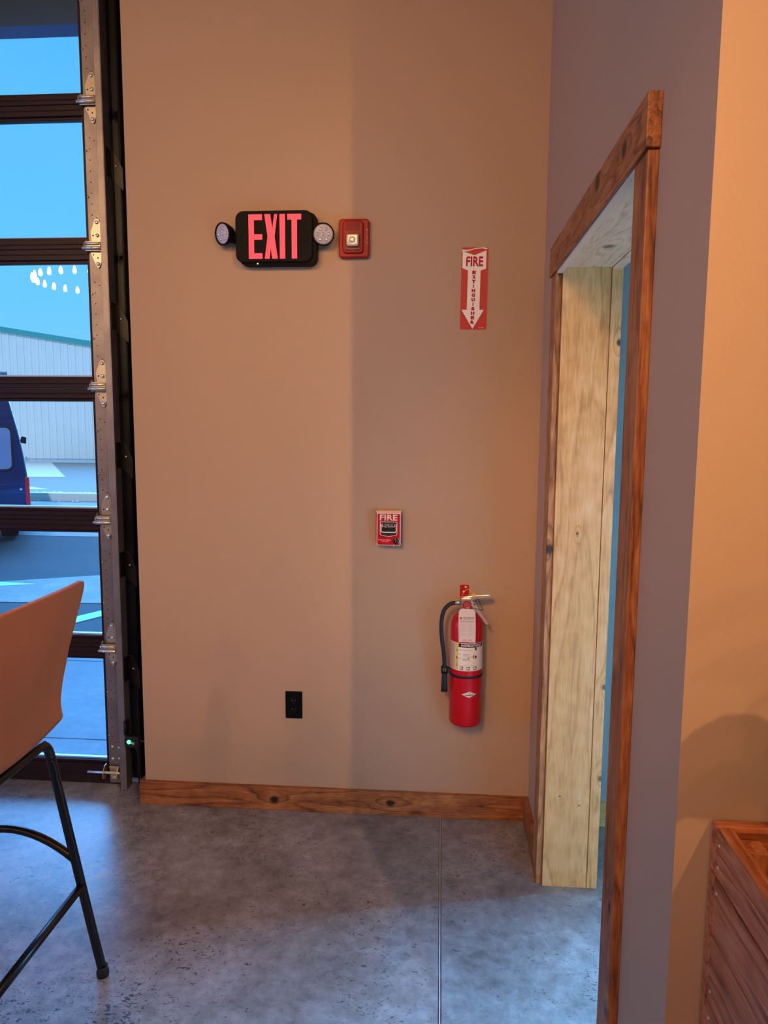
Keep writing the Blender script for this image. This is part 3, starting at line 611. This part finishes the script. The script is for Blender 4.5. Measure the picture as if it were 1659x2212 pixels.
# strap and hose
MB().lathe([(R+.0005, .196), (R+.0025, .196), (R+.0025, .206), (R+.0005, .206)], (0, 0, 0), 48, caps=False).obj('strap', RUBBER, fe)
MB().lathe([(.0135, .200), (.0135, .226)], (-.083, -.012, 0), 20).box((-.075, -.02, .205), (-.056, -.004, .222)).obj('hose_clip', BLACKP, fe)
hose = [(-.030, -.018, .480), (-.045, -.018, .480), (-.065, -.018, .474), (-.085, -.018, .455), (-.095, -.018, .425), (-.098, -.018, .385), (-.095, -.018, .34), (-.088, -.016, .29), (-.084, -.013, .25), (-.083, -.012, .22)]
def smooth(pts, k=4):
    pts = [Vector(p) for p in pts]; out = []
    for i in range(len(pts)-1):
        p0, p1, p2, p3 = pts[max(i-1, 0)], pts[i], pts[i+1], pts[min(i+2, len(pts)-1)]
        for j in range(k):
            t = j/k; out.append(.5*((2*p1)+(-p0+p2)*t+(2*p0-5*p1+4*p2-p3)*t*t+(-p0+3*p1-3*p2+p3)*t**3))
    return out+[pts[-1]]
MB().tube(smooth(hose), .0078, 16).obj('hose', RUBBER, fe)
nz = MB().lathe([(.0085, .222), (.0100, .19), (.0122, .14), (.0130, .128), (.0105, .128)], (-.083, -.012, 0), 24).obj('nozzle', BLACKP, fe)
for k in range(3): curved_patch([(-.088, -.078, .210+.0046*k, .2128+.0046*k)], (-.083, -.012), .0140, plain('brass', '#d8b98a', .3, .8) if k == 0 else bpy.data.materials['brass'], 'brass_stripe', nz)
MB().cyl((-.043, -.018, .480), (-.026, -.018, .480), .0098, 20).cyl((-.046, -.018, .480), (-.043, -.018, .480), .0088, 20).obj('hose_coupling', STEEL, fe)
# valve, handle, lever
MB().lathe([(.019, .45), (.021, .458), (.021, .470), (.016, .478), (.014, .492)], (0, 0, 0), 24).box((-.026, -.02, .462), (.016, .014, .499)).obj('valve_body', STEEL, fe, bevel=.004)
hm = MB().prism([(-.018, .488), (-.018, .500), (.030, .509), (.082, .513), (.088, .510), (.086, .503), (.030, .492), (.008, .480)], -.012, .010)
hm.obj('carry_handle', CHROME, fe, bevel=.0035)
MB().prism([(.006, .470), (.014, .488), (.026, .485), (.050, .448), (.078, .406), (.080, .394), (.070, .398), (.042, .434), (.018, .464)], -.020, -.006).obj('squeeze_lever', CHROME, fe, bevel=.003)
MB().cyl((.026, -.022, .476), (.026, .01, .476), .0032, 12).obj('pivot', BLACKM, fe)
MB().lathe([(.0165, 0), (.0165, -.006), (.0145, -.008), (.0135, -.0065), (.001, -.0065)], (-.0015, -.020, .4735), 28, 'Y').obj('gauge', plain('gauge_red', '#a81c2c', .3), fe)
MB().lathe([(.0100, 0), (.0100, -.0006), (.0088, -.0006), (.0088, 0)], (-.0015, -.0265, .4735), 24, 'Y', caps=False).lathe([(.0024, 0), (.0018, -.0015), (.0002, -.0015)], (-.0015, -.0265, .4735), 12, 'Y').box((-.002, -.0275, .4745), (-.001, -.0265, .4815)).obj('gauge_marks', plain('gauge_pink', '#e3a5a2', .4), fe)
MB().tube(smooth([(.018, -.018, .481), (.030, -.020, .490), (.040, -.022, .498), (.047, -.022, .480), (.057, -.022, .458), (.056, -.022, .454), (.042, -.022, .457), (.028, -.020, .460)], 3), .0013, 8).obj('pull_ring', plain('dark_wire', '#4a342c', .3, .8), fe)
MB().tube(smooth([(-.022, -.016, .503), (-.015, -.020, .520), (-.006, -.022, .531), (.002, -.022, .534), (.010, -.022, .529), (.018, -.022, .518), (.022, -.022, .513), (.020, -.022, .510), (.026, -.021, .500)], 3), .0009, 6).obj('seal_tie', plain('yellow_tie', '#e8b83c', .4), fe)
MB().prism([(.014, .508), (.020, .517), (.029, .520), (.026, .512), (.027, .506), (.019, .503)], -.025, -.021).obj('seal_tag', bpy.data.materials['yellow_tie'], fe, bevel=.001)
# service tag
tg = MB().prism([(-.034, .372+.083), (-.030, .466), (-.022, .470), (.022, .468), (.028, .458), (.031, .40), (.0305, .341), (-.032, .341), (-.034, .40)], -.0675, -.067).obj('service_tag', plain('tag_paper', '#ecd9d2', .6, var=.03, vs=60), fe)
text('lettering', 'FIRE EXTINGUISHER\nSERVICE RECORD', BLACKPRINT, tg, .004, .4335, .042, .009, -.0679, bold=.01, thick=.0001)
text('lettering', '2023 / 2024', GREYPRINT, tg, 0, .3495, .034, .005, -.0679, bold=.01, thick=.0001)
text('emblem', 'db', BLACKPRINT, tg, -.0255, .4335, .0085, .008, -.0679, bold=.04, thick=.0001)
pr = MB()
for i in range(3): pr.box((-.030, -.0677, .4235-i*.003), (.028-.006*(i % 2), -.0675, .4245-i*.003))
for i in range(11):
    z = .412-i*.0045
    pr.box((-.028, -.0677, z), (-.004-.003*(i % 3), -.0675, z+.0006)); pr.box((.002, -.0677, z), (.026-.003*((i+1) % 3), -.0675, z+.0006))
for x in (-.030, -.001, .028): pr.box((x, -.0677, .358), (x+.0004, -.0675, .415))
pr.obj('printed_rows', GREYPRINT, tg)['kind'] = 'stuff'
br = thing('wall_bracket', 'red wall hook bracket with two screws behind the extinguisher top', 'bracket', (-.262, 0, .432))
MB().prism(rrect(-.027, .455, .008, .531, .004), -.004, 0).obj('plate', RED, br, bevel=.001)
MB().box((-.008, -.052, .486), (.004, -.004, .492)).obj('hook', RED, br)
for (x, z) in ((-.004, .522), (-.012, .504)):
    MB().lathe([(.0052, 0), (.0052, -.002), (.003, -.0032), (.0005, -.0032)], (x, -.004, z), 14, 'Y').obj('screw', CHROME, br)

# ------------------------------------------------------------------ bar stool
LEA = plain('copper_shell', '#c98058', .6, spec=.2, var=.2, vs=5, bump=.5, bs=380)
bs = thing('bar_stool', 'bar stool with a copper brown shell seat on a black tube frame', 'bar stool', (-1.575, -1.2, 0))
prof = [(.286, 1.168), (.278, 1.138), (.266, 1.094), (.246, 1.02), (.226, .95), (.208, .89), (.196, .835), (.190, .800), (.184, .775), (.168, .756), (.130, .746), (.06, .742), (-.02, .742), (-.10, .745), (-.17, .750), (-.205, .744), (-.222, .728)]
hw = [.240, .239, .234, .220, .208, .197, .191, .196, .206, .216, .224, .230, .232, .230, .222, .212, .200]
prof = [tuple(p) for p in smooth([(p[0], w, p[1]) for p, w in zip(prof, hw)], 6)]
sh = MB(); rows = []; NU = 40; ztop = prof[0][2]; RC = .045
for vi, (px_, w, pz) in enumerate(prof):
    row = []; d = ztop-pz
    if px_ > .2 and d < RC: w = w-RC+math.sqrt(max(0, RC*RC-(RC-d)**2))
    for j in range(NU+1):
        u = -1+2*j/NU; t = min(1, max(0, (pz-.78)/.2)); y_ = u*w; q = (y_/.215)**2
        row.append(sh.bm.verts.new((px_-.030*q*t, y_, pz+.010*(1-q)*(1 if d < RC*2 and px_ > .2 else 0)*(1-d/(RC*2))+.018*q*(1-t))))
    rows.append(row)
for a, b_ in zip(rows, rows[1:]):
    for j in range(NU): sh.bm.faces.new((a[j], a[j+1], b_[j+1], b_[j])).smooth = True
so = sh.obj('seat_shell', LEA, bs)
sm = so.modifiers.new('solid', 'SOLIDIFY'); sm.thickness = .012; sm.offset = 0
bv = so.modifiers.new('bev', 'BEVEL'); bv.width = .003; bv.segments = 2
TR = .0128
def leg_tube(sx):
    tx, fx = sx*.145 , sx*.255
    def side(sy):
        return [(fx, sy*.237, .022), (fx-sx*.028, sy*.231, .18), (tx+sx*.012, sy*.209, .62), (tx+sx*.006, sy*.205, .668), (tx+sx*.002, sy*.198, .698), (tx, sy*.182, .714), (tx, sy*.160, .719)]
    pts = side(1)+[(tx, 0, .719)]+side(-1)[::-1]
    return smooth(pts, 4)
MB().tube(leg_tube(1), TR, 16).obj('rear_leg_frame', BLACKM, bs)
MB().tube(leg_tube(-1), TR, 16).obj('front_leg_frame', BLACKM, bs)
for y in (-.1, .1): MB().cyl((.145, y, .722), (-.145, y, .722), .010, 12).obj('seat_support', BLACKM, bs)
def lx(z): return .255-.110*(z/.715)
MB().cyl((lx(.285), -.225, .285), (lx(.285), .225, .285), TR*.92, 16).obj('stretcher', BLACKM, bs)
MB().cyl((-lx(.285), -.225, .285), (-lx(.285), .225, .285), TR*.92, 16).obj('stretcher', BLACKM, bs)
for sy in (-1, 1):
    MB().tube([(x, sy*.222, .362+.085*(1-(x/lx(.36))**2)) for x in [lx(.36)*(1-i/8) for i in range(17)]], TR*.85, 14).obj('footrest_bar', BLACKM, bs)
for sx in (-1, 1):
    for sy in (-1, 1):
        MB().lathe([(.011, .0), (.0165, .003), (.018, .012), (.0165, .022), (.0145, .026), (.0150, .034)], (sx*.256, sy*.237, 0), 20).obj('foot_cap', RUBBER, bs)

# ------------------------------------------------------------------ planter
PLW = lambda s, ax: wood('planter_wood', ('#6e351c', '#b2643e', '#da9468'), ax, 1.3, seed=s, rings=10)
pl = thing('wooden_planter', 'tall rough-sawn reddish wood planter box against the warm wall', 'planter', (.052, -1.732, 0))
zt = [0, .10, .30, .50, .70, .905, .985]
for a, b_ in zip(zt, zt[1:]):
    MB().box((0, -.83, a+.0015), (.022, -.022, b_-.0015)).obj('plank', PLW(a*7+1, 'Y'), pl, bevel=.002)
    MB().box((0, -.020, a+.0015), (.55, 0, b_-.0015)).obj('plank', PLW(a*7+2, 'X'), pl, bevel=.002)
    MB().box((.528, -.83, a+.0015), (.55, -.022, b_-.0015)).obj('plank', PLW(a*7+3, 'Y'), pl, bevel=.002)
    MB().box((0, -.852, a+.0015), (.55, -.832, b_-.0015)).obj('plank', PLW(a*7+4, 'X'), pl, bevel=.002)
for x, y in ((.024, -.062), (.488, -.062), (.024, -.828), (.488, -.828)):
    MB().box((x, y, 0), (x+.038, y+.038, .965)).obj('corner_post', PLW(9, 'Z'), pl)
for a, b_ in zip(zt[1:], zt[2:]):
    for z in (a+.022, b_-.022) if b_-a > .1 else ((a+b_)/2+.015, (a+b_)/2-.02):
        MB().lathe([(.0032, 0), (.0025, -.001), (.0004, -.001)], (0, -.034, z), 10, 'X').obj('screw', CHROME, pl)
MB().box((.06, -.82, .05), (.52, -.07, .86)).obj('soil', plain('dark_soil', '#1d130d', .95, var=.4, vs=60, bump=1, bs=120), pl)
pt = bpy.data.objects.new('plant', None); C.objects.link(pt); pt.parent = pl; pt.location = (.278, -.418, .861)
LEAF = plain('leaf_green', '#2d4a22', .45, var=.25, vs=12)
MB().tube(smooth([(0, 0, 0), (.01, .01, .2), (-.01, .0, .5), (0, 0, .75)]), .012, 8).obj('stem', plain('stem_brown', '#5a4a2a', .8, var=.2), pt)
for k in range(14):
    a = k*2.4; l = rnd.uniform(.20, .30); z0 = .12+k*.045; lean = rnd.uniform(.2, .8)
    b = MB(); dirv = Vector((math.cos(a), math.sin(a), 0)); sd = Vector((-math.sin(a), math.cos(a), 0)); prev = None
    for i in range(8):
        t = i/7; wv = l*.26*math.sin(math.pi*min(1, t*1.0)**.8)+.002
        c0 = Vector((0, 0, z0))+dirv*(l*t*1.1+.02)+Vector((0, 0, lean*l*t-.9*l*t*t))
        row = [b.bm.verts.new(c0+sd*wv*q+Vector((0, 0, abs(q)*wv*.25))) for q in (-1, 0, 1)]
        if prev:
            for j in (0, 1): b.bm.faces.new((prev[j], prev[j+1], row[j+1], row[j])).smooth = True
        prev = row
    o = b.obj('leaf', LEAF, pt); q = o.modifiers.new('s', 'SOLIDIFY'); q.thickness = .0012

# ------------------------------------------------------------------ chandelier in the hall (reflected in the pane)
ch = thing('ring_chandelier', 'ring chandelier of bare glowing bulbs reflected in the door glass', 'chandelier', (-4.63, -5.85, 3.31))
MB().tube([(.72*math.cos(2*math.pi*i/48), .72*math.sin(2*math.pi*i/48), .09) for i in range(48)], .014, 8, closed=True).obj('ring', BLACKM, ch)
MB().cyl((0, 0, .1), (0, 0, 1.33), .012, 10).obj('stem', BLACKM, ch)
for k in range(3):
    a = k*math.pi/3
    MB().cyl((.72*math.cos(a), .72*math.sin(a), .09), (-.72*math.cos(a), -.72*math.sin(a), .09), .010, 8).obj('spoke', BLACKM, ch)
BULB = plain('glowing_bulb', (1.0, .68, .36), .4, emit=130)
b0 = None
for k in range(28):
    a = 2*math.pi*(k+.5)/28; p = (.72*math.cos(a), .72*math.sin(a), 0)
    if b0 is None:
        b0 = MB().lathe([(.0002, -.045), (.011, -.041), (.019, -.027), (.0205, -.014), (.016, .008), (.009, .030), (.008, .042)], (0, 0, 0), 14).obj('bulb', BULB, ch, loc=p)
        k0 = MB().cyl((0, 0, .040), (0, 0, .085), .015, 10).obj('socket', BLACKM, b0)
    else:
        q = inst(b0, p, ch); inst(k0, None, q)

# ------------------------------------------------------------------ outdoors
G = -.12
ASPH = plain('asphalt', '#191b1f', .85, var=.5, vs=45, bump=.6, bs=90)
PALE = concrete('pale_bands', '#6a5f58', '#7d716a', '#908580', rough=(.6, .8), pits=False, spec=.3)  # paler ground tone for the two bands across the asphalt
CONC = concrete('pale_concrete', '#484b50', '#575b60', '#686b6f', rough=(.6, .8), pits=False, spec=.3)
struct(MB().box((-40, Y1+.04, G-.3), (25, 60, G-.01)).obj('ground', ASPH), 'blue-grey asphalt parking lot')
ap = sgroup('pavement_1', 'smooth pale concrete apron outside the overhead door', 'pavement')
for a, b_ in ((.325, .62), (.625, .80), (.806, 2.06), (2.066, 2.16)): MB().box((-12, a, G-.05), (8, b_, G+.012)).obj('slab', CONC, ap, bevel=.004)
struct(MB().prism([(-5.6, 4.35), (-4.16, 5.04), (-2.0, 5.8), (-1.5, 4.9), (-3.5, 3.78), (-4.60, 3.72), (-6.5, 3.6), (-8, 3.9)], G-.05, G-.004, 'XY').obj('pavement_2', PALE), 'pale band crossing the asphalt')
struct(MB().box((-30, 7.75, G-.05), (10, 12.6, G-.004)).obj('pavement_3', PALE), 'pale strip before the far kerb')
LINE = plain('faded_line_paint', '#8fc3cf', .7, var=.15, vs=40)
struct(MB().prism([(-3.42, 3.56), (-3.30, 3.42), (-3.95, 2.2), (-4.1, 2.3)], G-.05, G-.002, 'XY').obj('road_marking', LINE), 'pale painted parking line on the asphalt')
struct(MB().prism([(-5.6, 4.15), (-4.62, 4.50), (-5.6, 4.62)], G-.05, G-.001, 'XY').obj('road_marking', plain('green_line', '#9cc7a0', .7, var=.15, vs=40)), 'pale green painted wedge on the asphalt')
struct(MB().prism([(-6.3, 5.35), (-5.72, 5.55), (-6.3, 5.6)], G-.05, G-.002, 'XY').obj('road_marking', LINE))
kb = sgroup('kerb', 'pale concrete kerb stones across the lot', 'kerb')
k0 = None
for k in range(14):
    if k0 is None: k0 = MB().box((0, 0, 0), (1.79, .16, .20)).obj('kerb_stone', plain('kerb_concrete', '#efe0d0', .8, var=.05), kb, loc=(-24, 12.6, G-.03), bevel=.015)
    else: inst(k0, (-24+1.8*k, 12.6, G-.03), kb)
gr = MB()
for k in range(900):
    x = rnd.uniform(-15, -5); y = rnd.uniform(12.78, 13.6); r = rnd.uniform(.015, .05)
    gr.ball((x, y, G+.07+r*.4), r, 5, 3)
for k in range(60):
    x = rnd.uniform(-14, -5); y = rnd.uniform(12.2, 12.58); r = rnd.uniform(.012, .035); gr.ball((x, y, G+r*.6-.01), r, 5, 3)
o = gr.obj('gravel', plain('white_gravel', '#d9d8d2', .8, var=.2, vs=30)); o['kind'] = 'stuff'; tag(o, 'white gravel strip behind the far kerb', 'gravel')
struct(MB().box((-40, 12.76, G-.05), (20, 26.5, G+.06)).obj('pavement_4', plain('grey_lot', '#8d786a', .85, var=.08, vs=3)), 'light grey lot in front of the metal building')
struct(MB().prism([(-25, 26.3), (-16.4, 26.3), (-11.7, 18.5), (-19, 18.0)], G-.05, G+.075, 'XY').obj('pavement_5', plain('driveway', '#d9b49a', .8, var=.06, vs=2)), 'bright concrete driveway slab before the metal building')
struct(MB().prism([(-14.2, 17.3), (-13.9, 17.35), (-10.1, 14.6), (-10.5, 14.5)], G-.05, G+.068, 'XY').obj('road_marking', plain('white_line', '#e2e4e2', .7, var=.1)), 'white painted line in front of the far kerb')
# metal building
mbd = thing('metal_building', 'long pale metal-sided building with a teal roof edge', 'building', (-18.44, 26.5, G))
PANEL = plain('pale_siding', '#ebdfd8', .5, .0, var=.04, vs=2)
rk = .155
def rz(x): return 5.535 - rk*x if x > -14 else 5.535+rk*14+rk*(x+14)
k = -38
MB().box((-22, .03, -.1), (20, .3, .22)).obj('base_wall', plain('grey_base', '#ccd2d8', .8, var=.05), mbd)
while k < 28:
    x0, x1 = k*.31, (k+1)*.31
    pnl = MB().prism([(x0, .22), (x1, .22), (x1, rz(x1)), (x0, rz(x0))], .01, .04)
    for q, w in ((x0+.02, .022), (x0+.165, .008)):
        pnl.prism([(q-w, .22), (q+w, .22), (q+w, rz(q)), (q-w, rz(q))], -.025 if w > .01 else 0, .012)
    pnl.obj('wall_panel', PANEL, mbd); k += 1
for (x0, x1) in ((-13.9, -.35), (-.34, 8.7)):
    MB().prism([(x0, rz(x0)-.12), (x1, rz(x1)-.12), (x1, rz(x1)+.07), (x0, rz(x0)+.07)], -.09, .25).obj('roof_trim', plain('teal_trim', '#3f9c96', .4, var=.05), mbd)
MB().prism([(-11.9, 0), (8.7, 0), (8.7, rz(8.7)), (-11.9, rz(-11.9))], .3, 20).obj('body', PANEL, mbd)
# ------------------------------------------------------------------ van
NAVY = plain('navy_paint', '#1b3f73', .14, .55, var=.06, vs=3, coat=1.0)
hd_ = math.radians(31)
vn = thing('van', 'dark blue high-roof van with red tail light parked outside', 'van', (-6.225, 7.195, G), rot=(0, 0, hd_))
# local: x to the right across the rear (0 = right edge), y forward, z up
def vprof(inset=0.0):
    half = [(1.0, .42), (1.0, .62), (.985, .82), (.96, 1.05), (.93, 1.28), (.885, 1.55), (.82, 1.85), (.77, 2.08), (.70, 2.23), (.55, 2.30), (0, 2.33)]
    return [(-1.0+w*(1-inset), z) for w, z in half]+[(-1.0-w*(1-inset), z) for w, z in half[::-1][1:]]
vb = MB(); rings = []
for y, ins, hcut in ((0, .02, 9), (.04, 0, 9), (4.2, 0, 9), (4.9, .02, 1.7), (5.7, .06, 1.2), (5.9, .12, 1.0)):
    rings.append([vb.bm.verts.new((x, y, min(z, hcut) if z < hcut else hcut)) for x, z in vprof(ins)])
for a, b_ in zip(rings, rings[1:]):
    n = len(a)
    for i in range(n): vb.bm.faces.new((a[i], a[(i+1) % n], b_[(i+1) % n], b_[i])).smooth = True
vb.bm.faces.new(rings[0]); vb.bm.faces.new(rings[-1][::-1])
vb.obj('body', NAVY, vn)
DGL = plain('sky_tint_window', '#8fa6cc', .10, .3, spec=.8)  # pale blue: sky reflection put into the pane colour
for s in (0, 1):
    x0, x1 = (-.86, -.19) if s == 0 else (-1.81, -1.14)
    f = MB().prism(rrect(x0, 1.02, x1, 1.66, .09), -.012, .01).obj('rear_door_window', BLACKP, vn, bevel=.004)
    MB().prism(rrect(x0+.03, 1.05, x1-.03, 1.63, .07), -.018, -.008).obj('pane', DGL, f)
MB().box((-1.004, -.006, .48), (-.996, .01, 2.28)).obj('door_gap', BLACKP, vn)
LAMPR = plain('tail_light_red', '#d2232c', .2, coat=.6, emit=0)
MB().prism(rrect(-.062, .50, -.008, .93, .02), -.012, .03).obj('tail_light', LAMPR, vn, bevel=.005)
MB().prism(rrect(-1.992, .50, -1.938, .93, .02), -.012, .03).obj('tail_light', LAMPR, vn, bevel=.005)
MB().prism(rrect(-1.96, .30, -.04, .50, .04), -.09, .06).obj('bumper', BLACKP, vn, bevel=.01)
MB().prism(rrect(-1.20, .62, -.80, .74, .02), -.014, 0).obj('plate_recess', BLACKP, vn)
MB().cyl((-.12, -.02, .76), (-.12, 0, .76), .018, 12).obj('door_lock', CHROME, vn)
MB().box((-.045, -.01, 1.16), (-.015, .02, 1.22)).obj('door_hinge', CHROME, vn)
MB().prism([(-.10, 1.32), (.02, 1.29), (.03, 1.42), (-.05, 1.44)], 4.3, 4.42).obj('side_mirror', BLACKP, vn, bevel=.01)
for x in (-.42, -1.82):
    for y in (.62, 4.7):
        wh = MB().lathe([(.20, 0), (.33, .01), (.35, .05), (.35, .20), (.33, .24), (.20, .25)], (x, y, .352), 32, 'X').obj('wheel', RUBBER, vn)
        MB().lathe([(.20, .015), (.20, .22)], (x, y, .352), 24, 'X').obj('rim', STEEL, wh)
MB().box((-1.75, .1, 2.36), (-.22, .16, 2.42)).box((-1.75, 2.6, 2.36), (-.22, 2.66, 2.42)).box((-.30, .1, 2.22), (-.22, 3.5, 2.40)).box((-1.78, .1, 2.22), (-1.70, 3.5, 2.40)).obj('roof_rack', plain('rack_grey', '#8b959c', .4, .5), vn, bevel=.01)
MB().prism(rrect(-1.4, 2.33, -.40, 2.46, .05), .5, 2.0).obj('roof_box', plain('vent_white', '#b9c3c9', .4), vn, bevel=.01)
